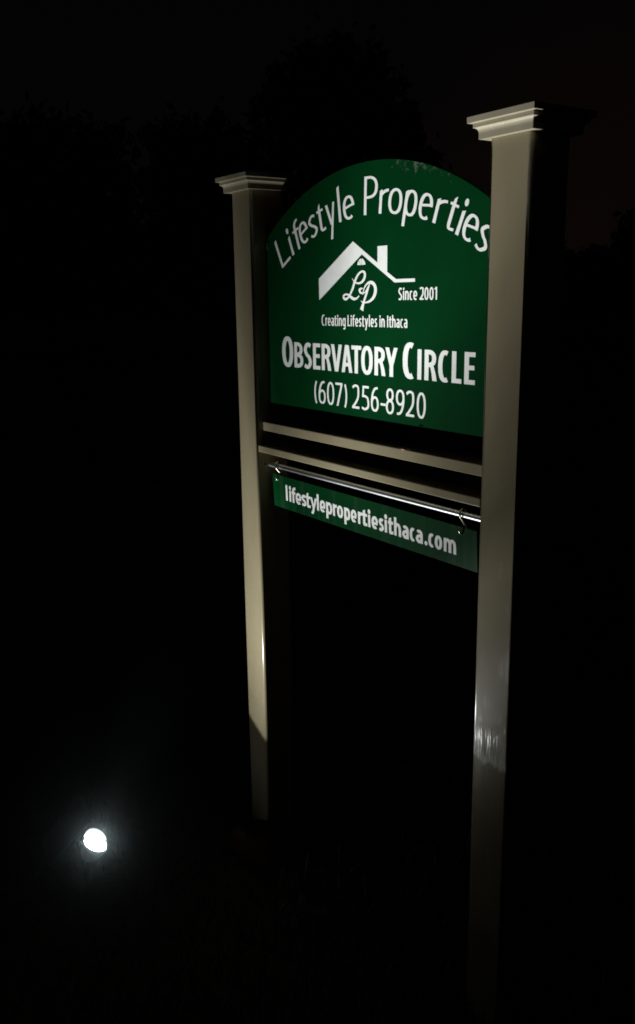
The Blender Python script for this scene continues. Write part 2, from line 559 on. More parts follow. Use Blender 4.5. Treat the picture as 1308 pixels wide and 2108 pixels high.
        p.bar(0, 2 * a, 0, H)
        p.bar(2 * a * 0.9, W, H - 2 * b, H); p.bar(2 * a * 0.9, W * 0.93, H * 0.52 - b, H * 0.52 + b); p.bar(2 * a * 0.9, W, 0, 2 * b)
    elif ch == 'L':
        if opt:
            p.poly((0, 0), (2 * a, 0), (2 * a * 0.95, H * 0.5), (2 * a, H), (0, H - a * 0.5)); p.poly((a, 0), (W, 0), (W, 2.6 * b), (a, 2.3 * b))
        else: p.bar(0, 2 * a, 0, H); p.bar(a, W, 0, 2 * b)
    elif ch == 'T': p.bar(W / 2 - a, W / 2 + a, 0, H - b); p.bar(0, W, H - 2 * b, H)
    elif ch == 'V':
        p.diag(W / 2 - a * 0.15, 0, a, H, a * 0.92, a); p.diag(W / 2 + a * 0.15, 0, W - a, H, a * 0.92, a)
    elif ch == 'A':
        p.diag(a, 0, W / 2 - a * 0.25, H, a, a * 0.9); p.diag(W - a, 0, W / 2 + a * 0.25, H, a, a * 0.9)
        p.bar(W * 0.25, W * 0.75, H * 0.22, H * 0.22 + 1.9 * b)
    elif ch == 'Y':
        p.diag(W / 2, H * 0.38, a, H, a, a); p.diag(W / 2, H * 0.38, W - a, H, a, a); p.bar(W / 2 - a, W / 2 + a, 0, H * 0.44)
    elif ch in 'PRB':
        if opt: p.poly((0, 0), (2 * a, 0), (2 * a * 0.95, H * 0.5), (2 * a, H), (0, H))
        else: p.bar(0, 2 * a, 0, H)
        def bowl(w, y0, y1):
            rx = min(w - a - 2 * a, (y1 - y0) * 0.62); cx = w - a - rx
            top = ell(cx, (y0 + y1) / 2, rx, (y1 - y0) / 2 - b, 90, -90, 22, 2.3)
            p.stroke([(a, y1 - b)] + top + [(a, y0 + b)])
        if ch == 'P':
            bowl(W, H * 0.42, H)
        elif ch == 'R':
            bowl(W * 0.94, H * 0.44, H)
            p.poly((W - 2.05 * a, 0), (W + 0.05 * a, 0), (W - 0.62 * a, H * 0.26), (W * 0.72, H * 0.50), (W * 0.40, H * 0.50), (W * 0.50, H * 0.40), (W - 2.5 * a, H * 0.24))
        else:
            bowl(W * 0.93, H * 0.5 - b * 0.6, H); bowl(W, 0, H * 0.5 + b)
    elif ch == '1':
        x = W - a; p.bar(x - a, x + a, 0, H)
        p.poly((x + a * 0.2, H), (x - a, H), (W * 0.02, H * 0.86), (W * 0.14, H * 0.775), (x - a, H * 0.85), (x + a * 0.2, H * 0.85))
    elif ch == '2':
        p.stroke(spl([(0.04 * W + a * 0.3, H * 0.875), (W * 0.28, H * 0.965 - b * 0.4), (W * 0.52, H - b + ov), (W * 0.80, H * 0.915), (W - a * 1.15, H * 0.72), (W * 0.80, H * 0.46), (W * 0.42, H * 0.21), (a * 1.0, b * 1.4)]))
        p.bar(0, W, 0, 2.05 * b)
    elif ch == '5':
        p.bar(W * 0.20, W * 0.95, H - 2.05 * b, H)
        p.diag(W * 0.16, H * 0.535, W * 0.24, H, a * 0.95)
        p.stroke(spl([(W * 0.10, H * 0.56), (W * 0.42, H * 0.575), (W * 0.76, H * 0.505), (W - a, H * 0.33), (W * 0.84, H * 0.13), (W * 0.45, b - ov), (W * 0.03, b + 0.035 * H)]))
    elif ch in '69':
        q = Pen(a, b)
        q.stroke(ell(W / 2, H * 0.305, W / 2 - a, H * 0.305 + ov - b, 0, 360, 40, 2.25)[:-1], True)
        q.stroke(spl([(a, H * 0.33), (a * 1.12, H * 0.50), (W * 0.26, H * 0.76), (W * 0.52, H * 0.925), (W * 0.86, H - b * 0.9)]))
        if ch == '9': q.polys = [[(W - x, H - y) for x, y in pl] for pl in q.polys]
        p.polys += q.polys
    elif ch == '7':
        p.bar(0, W, H - 2.05 * b, H); p.diag(W * 0.28, 0, W - a * 1.05, H - 1.5 * b, a * 1.1)
    elif ch == '8':
        p.stroke(ell(W / 2, H * 0.755, W * 0.455 - a, H * 0.245 + ov - b, 0, 360, 36, 2.2)[:-1], True)
        p.stroke(ell(W / 2, H * 0.27, W * 0.5 - a, H * 0.27 + ov - b * 0.8, 0, 360, 36, 2.2)[:-1], True)
    elif ch in '()':
        pts = ell(W * 1.25, H * 0.47, W * 1.25 - a, H * 0.62, 128, 232, 20, 2)
        if ch == ')': pts = [(W - x, y) for x, y in pts]
        p.stroke(pts, k=0.92)
    elif ch == '-': p.bar(0, W, H * 0.33 - b, H * 0.33 + b)
    elif ch == '.': p.dot(W / 2, a * 1.1, a * 1.15)
    return p.polys


def cdt_mesh(polys, frame):
    """union of overlapping outlines, one flat sheet; frame maps (x, y) to space"""
    co, faces = [], []
    for pl in polys:
        ar = sum(pl[i][0] * pl[(i + 1) % len(pl)][1] - pl[(i + 1) % len(pl)][0] * pl[i][1] for i in range(len(pl)))
        if abs(ar) < 1e-10: continue
        if ar < 0: pl = pl[::-1]
        i0 = len(co)
        co += [Vector((x * 100, y * 100)) for x, y in pl]
        faces.append(list(range(i0, i0 + len(pl))))
    v, e, f, ov_, oe_, of_ = delaunay_2d_cdt(co, [], faces, 0, 1e-5)
    return [frame(q.x / 100, q.y / 100) for q in v], [fc for fc, src in zip(f, of_) if src]


def letters(parent, items, name="lettering", mat=WHITE):
    """items: (polys, frame); all letters of a line in one sheet"""
    bm = bmesh.new()
    for polys, fr in items:
        vs, fs = cdt_mesh(polys, fr)
        bv = [bm.verts.new(c) for c in vs]
        for f in fs:
            try: bm.faces.new([bv[i] for i in f])
            except ValueError: pass
    loose = [v for v in bm.verts if not v.link_faces]
    bmesh.ops.delete(bm, geom=loose, context='VERTS')
    # a film of vinyl with a little thickness
    r = bmesh.ops.extrude_face_region(bm, geom=bm.faces[:])
    d = items[0][1](0, 0) ; 
    for g in r["geom"]:
        if isinstance(g, bmesh.types.BMVert): g.co.y -= 0.0004
    o = mesh_obj(name, bm, mat)
    put(o, parent)
    return o


LY = PY - 0.0003


def at(x, z): return lambda u, v: Vector((x + u, LY, GZ + z + v))


# OBSERVATORY CIRCLE
big, small = 0.0785, 0.0655
line = [('O', .1703, .2240, 1), ('B', .2300, .2716, 0), ('S', .2752, .3114, 0), ('E', .3172, .3496, 0), ('R', .3560, .3968, 0), ('V', .3970, .4428, 0), ('A', .4412, .4852, 0),
        ('T', .4816, .5204, 0), ('O', .5206, .5650, 0), ('R', .5716, .6124, 0), ('Y', .6118, .6558, 0), ('C', .6740, .7190, 1), ('I', .7236, .7380, 0), ('R', .7476, .7872, 0),
        ('C', .7916, .8294, 0), ('L', .8338, .8634, 0), ('E', .8716, .9030, 0)]
items = []
for ch, x0, x1, bg_ in line:
    h = big if bg_ else small
    a_, b_ = (0.0084, 0.0058) if bg_ else (0.0066, 0.0047)
    items.append((glyph(ch, x1 - x0, h, a_, b_), at(x0, -0.1765)))
t1 = letters(pan, items)
# (607) 256-8920
line = [('(', .3210, .3378), ('6', .3406, .3716), ('0', .3780, .4090), ('7', .4145, .4440), (')', .4480, .4636), ('2', .4840, .5130), ('5', .5222, .5514), ('6', .5584, .5878),
        ('-', .5950, .6136), ('8', .6148, .6440), ('9', .6510, .6810), ('2', .6866, .7150), ('0', .7236, .7536)]
items = [(glyph(c, x1 - x0, 0.0572, 0.0033, 0.0027), at(x0, -0.2610)) for c, x0, x1 in line]
letters(pan, items)


def auto_line(text, x0, x1, z, H, a, b, xh, widths, gap):
    tot = 0
    seq = []
    for c in text:
        if c == ' ': tot += widths[' ']; seq.append((c, widths[' '])); continue
        seq.append((c, widths[c])); tot += widths[c] + gap
    tot -= gap
    k = (x1 - x0) / tot
    x = x0; out = []
    for c, w in seq:
        if c == ' ': x += w * k; continue
        out.append((glyph(c, w * k, H, a, b, xh), at(x, z))); x += (w + gap) * k
    return out


WD = {'S': 6.4, 'i': 2.6, 'n': 6.2, 'c': 5.2, 'e': 6.2, '2': 6.4, '0': 6.6, '1': 4.2, ' ': 2.8, 'C': 7.0, 'r': 4.0, 'a': 5.8, 't': 4.3, 'g': 6.4, 'L': 5.0, 'f': 4.2, 's': 4.9, 'y': 6.2, 'l': 2.5, 'I': 2.7, 'h': 6.2}
letters(pan, auto_line("Since 2001", .6568, .7840, -0.0063, 0.0262, 0.0021, 0.0017, 0.0192, WD, 1.1))
letters(pan, auto_line("Creating Lifestyles in Ithaca", .3578, .6886, -0.0662, 0.0262, 0.0020, 0.0016, 0.0190, WD, 1.05))

# Lifestyle Properties, set on an arc
AC, AR_ = (0.537, -0.517), 0.6993


def on_arc(ang_t, dr, w):
    th = (ang_t + w / 2) / AR_
    c, s = math.cos(th), math.sin(th)
    def fr(u, v):
        uu = u - w / 2; rr = AR_ + dr + v
        return Vector((AC[0] + rr * s + uu * c, LY, GZ + AC[1] + rr * c - uu * s))
    return fr


Hc, Xh = 0.0800, 0.0515
arc = [('L', -.3785, -.3300, -.0060), ('i', -.3212, -.3080, -.0040), ('f', -.2965, -.2640, -.0035), ('e', -.2712, -.2300, -.0012), ('s', -.2262, -.1908, -.0030), ('t', -.1880, -.1570, -.0022),
       ('y', -.1520, -.1120, -.0008), ('l', -.1038, -.0908, -.0010), ('e', -.0840, -.0395, -.0010), ('P', -.0056, .0440, .0000), ('r', .0488, .0800, .0010), ('o', .0793, .1266, .0028),
       ('p', .1330, .1745, .0038), ('e', .1795, .2228, .0052), ('r', .2304, .2620, .0058), ('t', .2670, .2970, .0080), ('i', .3028, .3160, .0064), ('e', .3186, .3606, .0082), ('s', .3640, .3990, .0078)]
items = []
for ch, x0, x1, dr in arc:
    items.append((glyph(ch, x1 - x0, Hc * (1.03 if ch in 'lP' else 0.97 if ch == 'L' else 0.92 if ch in 'fi' else 1), 0.0047, 0.0027, Xh, True), on_arc(x0, dr, x1 - x0)))
letters(pan, items)

# roof emblem
def flat(u, v): return Vector((u, LY, GZ + v))


roof = [(.3476, .0469), (.4893, .1279), (.5820, .0762), (.5820, .1122), (.6170, .1122), (.6170, .0553), (.6488, .0389), (.7125, .0389), (.7125, .0318), (.6432, .0318), (.5229, .0975), (.3486, -.0042)]
pen = Pen(1, 1); pen.poly(*roof)
for k in range(4):      # fan window of four panes
    d0, d1 = 180 - 45 * k - 2.5, 180 - 45 * (k + 1) + 2.5
    c = (.5216, .0733)
    q = [(c[0] + 0.0010 * math.cos(R((d0 + d1) / 2)), c[1] + 0.0010 * math.sin(R((d0 + d1) / 2)))]
    q += [(c[0] + 0.0152 * math.cos(R(d0 + (d1 - d0) * j / 6)), c[1] + 0.0145 * math.sin(R(d0 + (d1 - d0) * j / 6))) for j in range(7)]
    pen.poly(*q)
letters(pan, [(pen.polys, flat)], "roof_emblem")

# script monogram L P
pen = Pen(1, 1)
def wide(P, Wd, s=0.00017):
    pts = spl([(x, y, w) for (x, y), w in zip(P, Wd)], 6)
    pen.stroke([(x, y, w * s) for x, y, w in pts])


wide([(0.4857, 0.0451), (0.4916, 0.0384), (0.5001, 0.0341), (0.512, 0.0327), (0.523, 0.0353), (0.5321, 0.0426), (0.5352, 0.0507), (0.5328, 0.0567), (0.5247, 0.0591), (0.5137, 0.0557),
      (0.5042, 0.0479), (0.4953, 0.036), (0.4888, 0.0231), (0.4807, 0.012), (0.4716, 0.0022), (0.4609, -0.0029), (0.4526, -0.001), (0.451, 0.0043), (0.4593, 0.008), (0.47, 0.0069),
      (0.4798, 0.0021), (0.4919, -0.0027), (0.5031, -0.0012), (0.5135, 0.0046)],
     [6, 14, 20, 26, 32, 42, 46, 38, 26, 28, 36, 42, 40, 32, 26, 34, 38, 32, 24, 28, 40, 38, 24, 14])
wide([(0.5533, 0.0293), (0.5456, 0.0176), (0.5386, 0.0048), (0.53, -0.0113), (0.5226, -0.0285)], [8, 36, 38, 42, 78])
wide([(0.5198, -0.0071), (0.5269, -0.0106), (0.5386, -0.0111), (0.5541, -0.0077), (0.5671, 0.0004), (0.5742, 0.0117), (0.5738, 0.0226), (0.567, 0.0309), (0.5563, 0.0338), (0.5448, 0.0318),
      (0.5347, 0.0242), (0.5296, 0.0151), (0.5269, 0.0059)], [6, 18, 20, 32, 46, 60, 58, 50, 42, 28, 20, 16, 6])
wide([(0.5277, 0.0204), (0.5199, 0.0207), (0.5143, 0.0167), (0.5191, 0.0113), (0.5277, 0.01), (0.5363, 0.0131), (0.5448, 0.0222), (0.5525, 0.0302)], [8, 26, 40, 30, 18, 14, 12, 8])
letters(pan, [(pen.polys, flat)], "monogram")

# ------------------------------------------------------------------ the small hanging sign
hang = empty("hanging_sign", (0.5255, 0.0395, GZ - 0.4512))
tag(hang, "long narrow green sign with a web address hanging below the arched board", "sign")
HY0, HY1 = 0.0372, 0.0402
bm = bmesh.new()
vs = []
for y in (0.0, 0.003):
    vs.append([bm.verts.new(c) for c in ((0.1195, 0.0402 + y, GZ - 0.5690), (0.9318, 0.0402 + y, GZ - 0.5682), (0.9285, 0.0372 + y, GZ - 0.4778), (0.1185, 0.0372 + y, GZ - 0.4774))])
A, B = vs
bm.faces.new(A); bm.faces.new(B[::-1])
for k in range(4): bm.faces.new((A[k], B[k], B[(k + 1) % 4], A[(k + 1) % 4]))
bmesh.ops.bevel(bm, geom=bm.edges[:], offset=0.0004, segments=1, affect='EDGES')
hp = mesh_obj("panel", bm, GREEN2); put(hp, hang)
web = [('l', .1826, .1958), ('i', .2002, .2138), ('f', .2142, .2350), ('e', .2341, .2622), ('s', .2630, .2862), ('t', .2842, .3060), ('y', .3056, .3364), ('l', .3346, .3472), ('e', .3495, .3756),
       ('p', .3785, .4056), ('r', .4088, .4264), ('o', .4274, .4530), ('p', .4580, .4832), ('e', .4860, .5104), ('r', .5158, .5322), ('t', .5326, .5534), ('i', .5552, .5670), ('e', .5704, .5954),
       ('s', .5985, .6180), ('i', .6200, .6312), ('t', .6340, .6534), ('h', .6565, .6820), ('a', .6858, .7094), ('c', .7128, .7326), ('a', .7344, .7582), ('.', .7634, .7744), ('c', .7770, .7974),
       ('o', .7986, .8226), ('m', .8279, .8672)]
HZ = -0.5436
tl = (0.0402 - 0.0372) / 0.0912


def at_h(x):
    def fr(u, v):
        z = HZ + v
        return Vector((x + u, 0.0402 - (z + 0.5686) * tl - 0.0003, GZ + z))
    return fr


letters(hang, [(glyph(c, x1 - x0, 0.0425, 0.0044, 0.0036, 0.0310), at_h(x0)) for c, x0, x1 in web])


def hook(x, zt, zb, flip):
    """S-shaped wire: a loop over the rod, a loop through the sign's top edge"""
    c1 = Vector((x, 0.0395, GZ + zt + 0.0010)); r1_ = 0.0108
    c2 = Vector((x + 0.002, 0.0392, GZ + zb + 0.008)); r2_ = 0.0085
    pts = []
    for k in range(15):                                   # over the rod, from the back to the front and under
        t = R(-60 + 265 * k / 14)
        pts.append(c1 + Vector((0, -r1_ * -math.cos(t), r1_ * math.sin(t))) + Vector((-0.001 + 0.0002 * k, 0, 0)))
    pts = [Vector((x - 0.003 + 0.006 * k / 14, c1.y + r1_ * math.cos(R(-50 + 265 * k / 14)), c1.z + r1_ * math.sin(R(-50 + 265 * k / 14)))) for k in range(15)]
    for k in range(14):
        t = R(55 - 265 * k / 13)
        pts.append(Vector((x + 0.003 - 0.005 * k / 13, c2.y + r2_ * math.cos(t), c2.z + r2_ * 1.25 * math.sin(t))))
    bm = bmesh.new(); tube(bm, pts, 0.0020, 10)
    o = mesh_obj("hook", bm, BRASS, smooth=True); put(o, hang)


hook(0.1470, -0.4524, -0.4900, 1)
hook(0.8840, -0.4500, -0.4910, 1)

# ------------------------------------------------------------------ the solar spotlight
LC = Vector((0.0543, -0.5290, 0.155))                     # lens centre
AX = Vector((0.37, 0.22, 0.90)).normalized()              # the way it points: up and towards the sign
HX = Vector((0.25, 0.36, 0.90)).normalized()              # the head itself sits a little askew
lamp = empty("garden_spotlight", (LC.x - 0.02, LC.y - 0.02, 0))
tag(lamp, "lit round solar spotlight on the ground left of the sign", "spotlight")

# the head: cup, lens, visor
bm = bmesh.new()
lathe(bm, [(0.0, -0.055), (0.015, -0.053), (0.025, -0.042), (0.036, -0.012), (0.0390, -0.004), (0.0372, 0.0006), (0.0322, 0.0006), (0.0320, -0.003), (0.0, -0.004)], LC, HX, 48)
head = mesh_obj("housing", bm, DARK, smooth=True); put(head, lamp)
head.data.set_sharp_from_angle(angle=R(40))
m = NT("lit_lens")
em = m.n("ShaderNodeEmission"); em.inputs["Color"].default_value = (0.93, 0.98, 1.0, 1); em.inputs["Strength"].default_value = 46
m.l(em.outputs[0], m.t.nodes["Material Output"].inputs["Surface"])
bm = bmesh.new()
lathe(bm, [(0.0316, -0.001), (0.027, 0.0012), (0.016, 0.0026), (0.0, 0.0032)], LC, HX, 48)
lens = mesh_obj("lens", bm, m.m, smooth=True); put(lens, lamp)
# visor: a tube cut obliquely, long on the side away from the viewer
camdir = (Vector(M.translation) - LC).normalized()
tt = Vector((0, 0, 1)); vx = (tt - HX * tt.dot(HX)).normalized(); vy = HX.cross(vx)
vd = -camdir * 0.75 - _r2 * 0.7
ca = math.atan2(vd.dot(vy), vd.dot(vx))         # angle of the far side


def cut(j, h, a):
    return h * max(0.0, math.cos(a - ca)) ** 0.7 if h > 0.002 else h


bm = bmesh.new()
lathe(bm, [(0.0348, 0.0015), (0.0355, 0.009), (0.0372, 0.0205), (0.0384, 0.0205), (0.0366, 0.0015)], LC, HX, 64, angfun=cut)
VIS = simple("grey_visor", (0.35, 0.36, 0.36), 0.5)
vis = mesh_obj("visor", bm, VIS, smooth=True); put(vis, lamp)
bm = bmesh.new()
base = LC - HX * 0.055
tube(bm, [base + HX * 0.012, base - Vector((0, 0, 0.02)), Vector((base.x - 0.004, base.y - 0.004, 0.06)), Vector((base.x - 0.004, base.y - 0.004, -0.12))], [0.008, 0.010, 0.009, 0.003], 10)
stake = mesh_obj("stake", bm, DARK, smooth=True); put(stake, lamp)
# solar panel, solved from its faint outline
Av, Bv, Dv = Vector((-0.183, -0.486, 0.170)), Vector((-0.231, -0.595, 0.039)), Vector((-0.121, -0.610, 0.012))
e1 = (Av - Bv); e2 = (Dv - Bv)
nn = e1.cross(e2).normalized()
if nn.z < 0: nn = -nn
FRM = simple("dark_frame", (0.05, 0.05, 0.052), 0.45)
def slab(name, o, ea, eb, n, t0, t1, mat, ins=0.0):
    bm = bmesh.new()
    ua, ub = ea.normalized() * ins, eb.normalized() * ins
    q = [o + ua + ub, o + ea - ua + ub, o + ea + eb - ua - ub, o + eb + ub * -1 + ua]
    lo = [bm.verts.new(c + n * t0) for c in q]; hi = [bm.verts.new(c + n * t1) for c in q]
    bm.faces.new(lo[::-1]); bm.faces.new(hi)
    for k in range(4): bm.faces.new((lo[k], lo[(k + 1) % 4], hi[(k + 1) % 4], hi[k]))
    o_ = mesh_obj(name, bm, mat); put(o_, lamp)
    return o_
sp_ = slab("solar_panel", Bv, e1, e2, nn, -0.012, 0.0, FRM)
m = NT("solar_cells")
br = m.n("ShaderNodeTexBrick"); br.inputs["Color1"].default_value = (0.008, 0.010, 0.022, 1); br.inputs["Color2"].default_value = (0.009, 0.011, 0.026, 1); br.inputs["Mortar"].default_value = (0.015, 0.016, 0.02, 1)
br.inputs["Scale"].default_value = 40; br.inputs["Mortar Size"].default_value = 0.01; br.offset = 0
co_ = m.n("ShaderNodeTexCoord"); m.l(co_.outputs["Object"], br.inputs["Vector"]); m.l(br.outputs["Color"], m.p.inputs["Base Color"])
m.p.inputs["Roughness"].default_value = 0.5
slab("solar_cells", Bv, e1, e2, nn, 0.0003, 0.0012, m.m, 0.006)
bm = bmesh.new()
pc = Bv + e1 * 0.5 + e2 * 0.5 - nn * 0.010
tube(bm, [pc, pc - nn * 0.03, Vector((base.x - 0.004, base.y - 0.004, 0.07))], 0.006, 10)
arm = mesh_obj("bracket", bm, DARK, smooth=True); put(arm, lamp)

SIDE = 1
# its beam: bright in the middle, cut off at the reflector's edge
ld = bpy.data.lights.new("beam", 'SPOT')
ld.energy = 575; ld.color = (0.97, 1.0, 0.97)
ld.spot_size = R(121); ld.spot_blend = 0.045; ld.shadow_soft_size = 0.006
ld.use_nodes = True
lt = ld.node_tree
le = lt.nodes["Emission"]
ltc = lt.nodes.new("ShaderNodeTexCoord"); ls = lt.nodes.new("ShaderNodeSeparateXYZ")
lt.links.new(ltc.outputs["Normal"], ls.inputs[0])
ab = lt.nodes.new("ShaderNodeMath"); ab.operation = 'ABSOLUTE'; lt.links.new(ls.outputs["Z"], ab.inputs[0])
ac = lt.nodes.new("ShaderNodeMath"); ac.operation = 'ARCCOSINE'; lt.links.new(ab.outputs[0], ac.inputs[0])
cr = lt.nodes.new("ShaderNodeValToRGB")
BEAM = [(0, 0.72), (4, 0.74), (7, 0.72), (9, 0.60), (11, 0.39), (14, 0.22), (17, 0.135), (21, 0.08), (25, 0.145), (33, 0.09), (46, 0.041), (53, 0.022), (60, 0.013)]
mu = lt.nodes.new("ShaderNodeMath"); mu.operation = 'MULTIPLY'; mu.inputs[1].default_value = 180 / math.pi / 60
lt.links.new(ac.outputs[0], mu.inputs[0]); lt.links.new(mu.outputs[0], cr.inputs[0])
while len(cr.color_ramp.elements) < len(BEAM): cr.color_ramp.elements.new(0.5)
for e_, (d, v) in zip(cr.color_ramp.elements, BEAM):
    e_.position = d / 60; e_.color = (v, v, v, 1)
# the reflector throws more of its stray light to the near left than to the far right
side = lt.nodes.new("ShaderNodeVectorMath"); side.operation = 'DOT_PRODUCT'
qrot = AX.to_track_quat('-Z', 'Y')
side.inputs[1].default_value = (qrot.inverted() @ Vector((-0.71, 0.41, 0.10)).normalized()) * SIDE
lt.links.new(ltc.outputs["Normal"], side.inputs[0])
sc_ = lt.nodes.new("ShaderNodeMapRange"); sc_.inputs["From Min"].default_value = -0.5; sc_.inputs["From Max"].default_value = 0.5
lt.links.new(side.outputs["Value"], sc_.inputs["Value"])
sr = lt.nodes.new("ShaderNodeValToRGB")
SIDES = [(-0.5, 0.03), (-0.47, 0.04), (-0.43, 0.10), (-0.396, 0.21), (-0.36, 0.29), (-0.27, 0.5), (-0.15, 0.5), (0.0, 0.5), (0.12, 0.5), (0.27, 0.6), (0.41, 0.72)]
while len(sr.color_ramp.elements) < len(SIDES): sr.color_ramp.elements.new(0.5)
for e_, (d, v) in zip(sr.color_ramp.elements, SIDES):
    e_.position = d + 0.5; e_.color = (v, v, v, 1)
lt.links.new(sc_.outputs[0], sr.inputs[0])
pr = lt.nodes.new("ShaderNodeMath"); pr.operation = 'MULTIPLY'
lt.links.new(cr.outputs[0], pr.inputs[0]); lt.links.new(sr.outputs[0], pr.inputs[1])
p2 = lt.nodes.new("ShaderNodeMath"); p2.operation = 'MULTIPLY'; p2.inputs[1].default_value = 2
lt.links.new(pr.outputs[0], p2.inputs[0])
lt.links.new(p2.outputs[0], le.inputs["Strength"])
beam = bpy.data.objects.new("beam", ld); link(beam)
beam.location = LC + HX * 0.010
beam.rotation_euler = AX.to_track_quat('-Z', 'Y').to_euler()
put(beam, lamp)

# ------------------------------------------------------------------ small things
def rock():
    bm = bmesh.new()
    bmesh.ops.create_icosphere(bm, subdivisions=4, radius=1)
    from mathutils import noise
    for v in bm.verts:
        d = v.co.normalized()
        k = 1 + 0.16 * noise.noise(d * 1.7 + Vector((3, 1, 5))) + 0.05 * noise.noise(d * 5)
        q = Vector((max(-0.8, min(0.8, d.x)) * 1.2, max(-0.8, min(0.8, d.y)) * 1.2, max(-0.7, min(0.75, d.z)) * 1.3)) * k
        v.co = Vector((q.x * 0.085, q.y * 0.055, q.z * 0.058 + 0.036))
    m = NT("reddish_stone")
    c = m.ramp(m.noise(22, 6), [(0.3, (0.022, 0.010, 0.005)), (0.7, (0.042, 0.020, 0.011))])
    m.l(c, m.p.inputs["Base Color"]); m.p.inputs["Roughness"].default_value = 0.95; m.p.inputs["Specular IOR Level"].default_value = 0.0
    m.bump(m.noise(90, 5), 0.5, 0.004)
    o = mesh_obj("rock", bm, m.m, smooth=True)
    o.location = (0.175, -0.075, 0); o.rotation_euler = (0, 0, 0.35)
    tag(o, "dim reddish brown rock on the lawn at the foot of the left post", "rock")


rock()
# tiny red leaf lying on the upper rail's front edge
bm = bmesh.new()
P = [(0, 0), (.0035, .0022), (.008, .0026), (.012, .0012), (.0145, 0), (.012, -.0014), (.008, -.0024), (.0035, -.002)]
mid = [bm.verts.new((x, -0.0003 - 0.0007 * math.sin(x * 215), y * 0.48)) for x, y in P]
bm.faces.new(mid)
r_ = bmesh.ops.extrude_face_region(bm, geom=bm.faces[:])
for g in r_["geom"]:
    if isinstance(g, bmesh.types.BMVert): g.co.y -= 0.0005
leaf = mesh_obj("fallen_leaf", bm, simple("red_leaf", (0.75, 0.30, 0.22), 0.4))
leaf.location = (0.7005, 0.0202, GZ - 0.3320)
tag(leaf, "tiny reddish leaf scrap lying on the front edge of the upper rail", "leaf")

# grass -------------------------------------------------------------
bm = bmesh.new()
for k in range(9000):
    while True:
        x, y = rnd.uniform(-0.9, 1.8), rnd.uniform(-1.1, 0.7)
        if math.hypot(x - 0.3, y + 0.35) < 1.25: break
    dl = math.hypot(x - 0.05, y + 0.53)
    if dl < 0.09: continue
    h = rnd.uniform(0.025, 0.075) * min(1, 0.35 + dl); w = rnd.uniform(0.0014, 0.003); a = rnd.uniform(0, 6.28); ln = rnd.uniform(0.1, 0.7) * h
    if x > -0.02 and x < 0.12 and y > -0.02 and y < 0.12: continue
    if x > S0 - 0.02 and x < S0 + 0.12 and y > -0.02 and y < 0.12: continue
    b = rnd.uniform(0, 6.28); dx, dy = math.cos(a) * w, math.sin(a) * w; lx, ly = math.cos(b) * ln, math.sin(b) * ln
    v = [bm.verts.new(c) for c in ((x - dx, y - dy, -0.004), (x + dx, y + dy, -0.004), (x + dx * .8 + lx * .4, y + dy * .8 + ly * .4, h * .6), (x - dx * .8 + lx * .4, y - dy * .8 + ly * .4, h * .6), (x + lx, y + ly, h))]
    bm.faces.new((v[0], v[1], v[2], v[3])); bm.faces.new((v[3], v[2], v[4]))
gm = NT("grass_blades")
c = gm.ramp(gm.noise(6, 3), [(0.3, (0.010, 0.035, 0.015)), (0.7, (0.020, 0.060, 0.026))])
gm.l(c, gm.p.inputs["Base Color"]); gm.p.inputs["Roughness"].default_value = 0.55
g = mesh_obj("grass", bm, gm.m)
tag(g, "short dark grass around the spotlight and the post feet", "grass", kind="stuff")

# ------------------------------------------------------------------ trees behind
LEAF = mat_leaf("tree_leaves", (0.020, 0.034, 0.012), (0.045, 0.065, 0.024))
BARK = simple("tree_bark", (0.06, 0.05, 0.04), 0.9)


def ray_at(px, py, dist):
    """a point at a horizontal distance in the direction of a spot of the photo"""
    d = _f + _r2 * ((px - 654) / 1850.58) - _u2 * ((py - 1054) / 1850.58)
    d = d / math.hypot(d.x, d.y)
    return Vector(M.translation) + d * dist


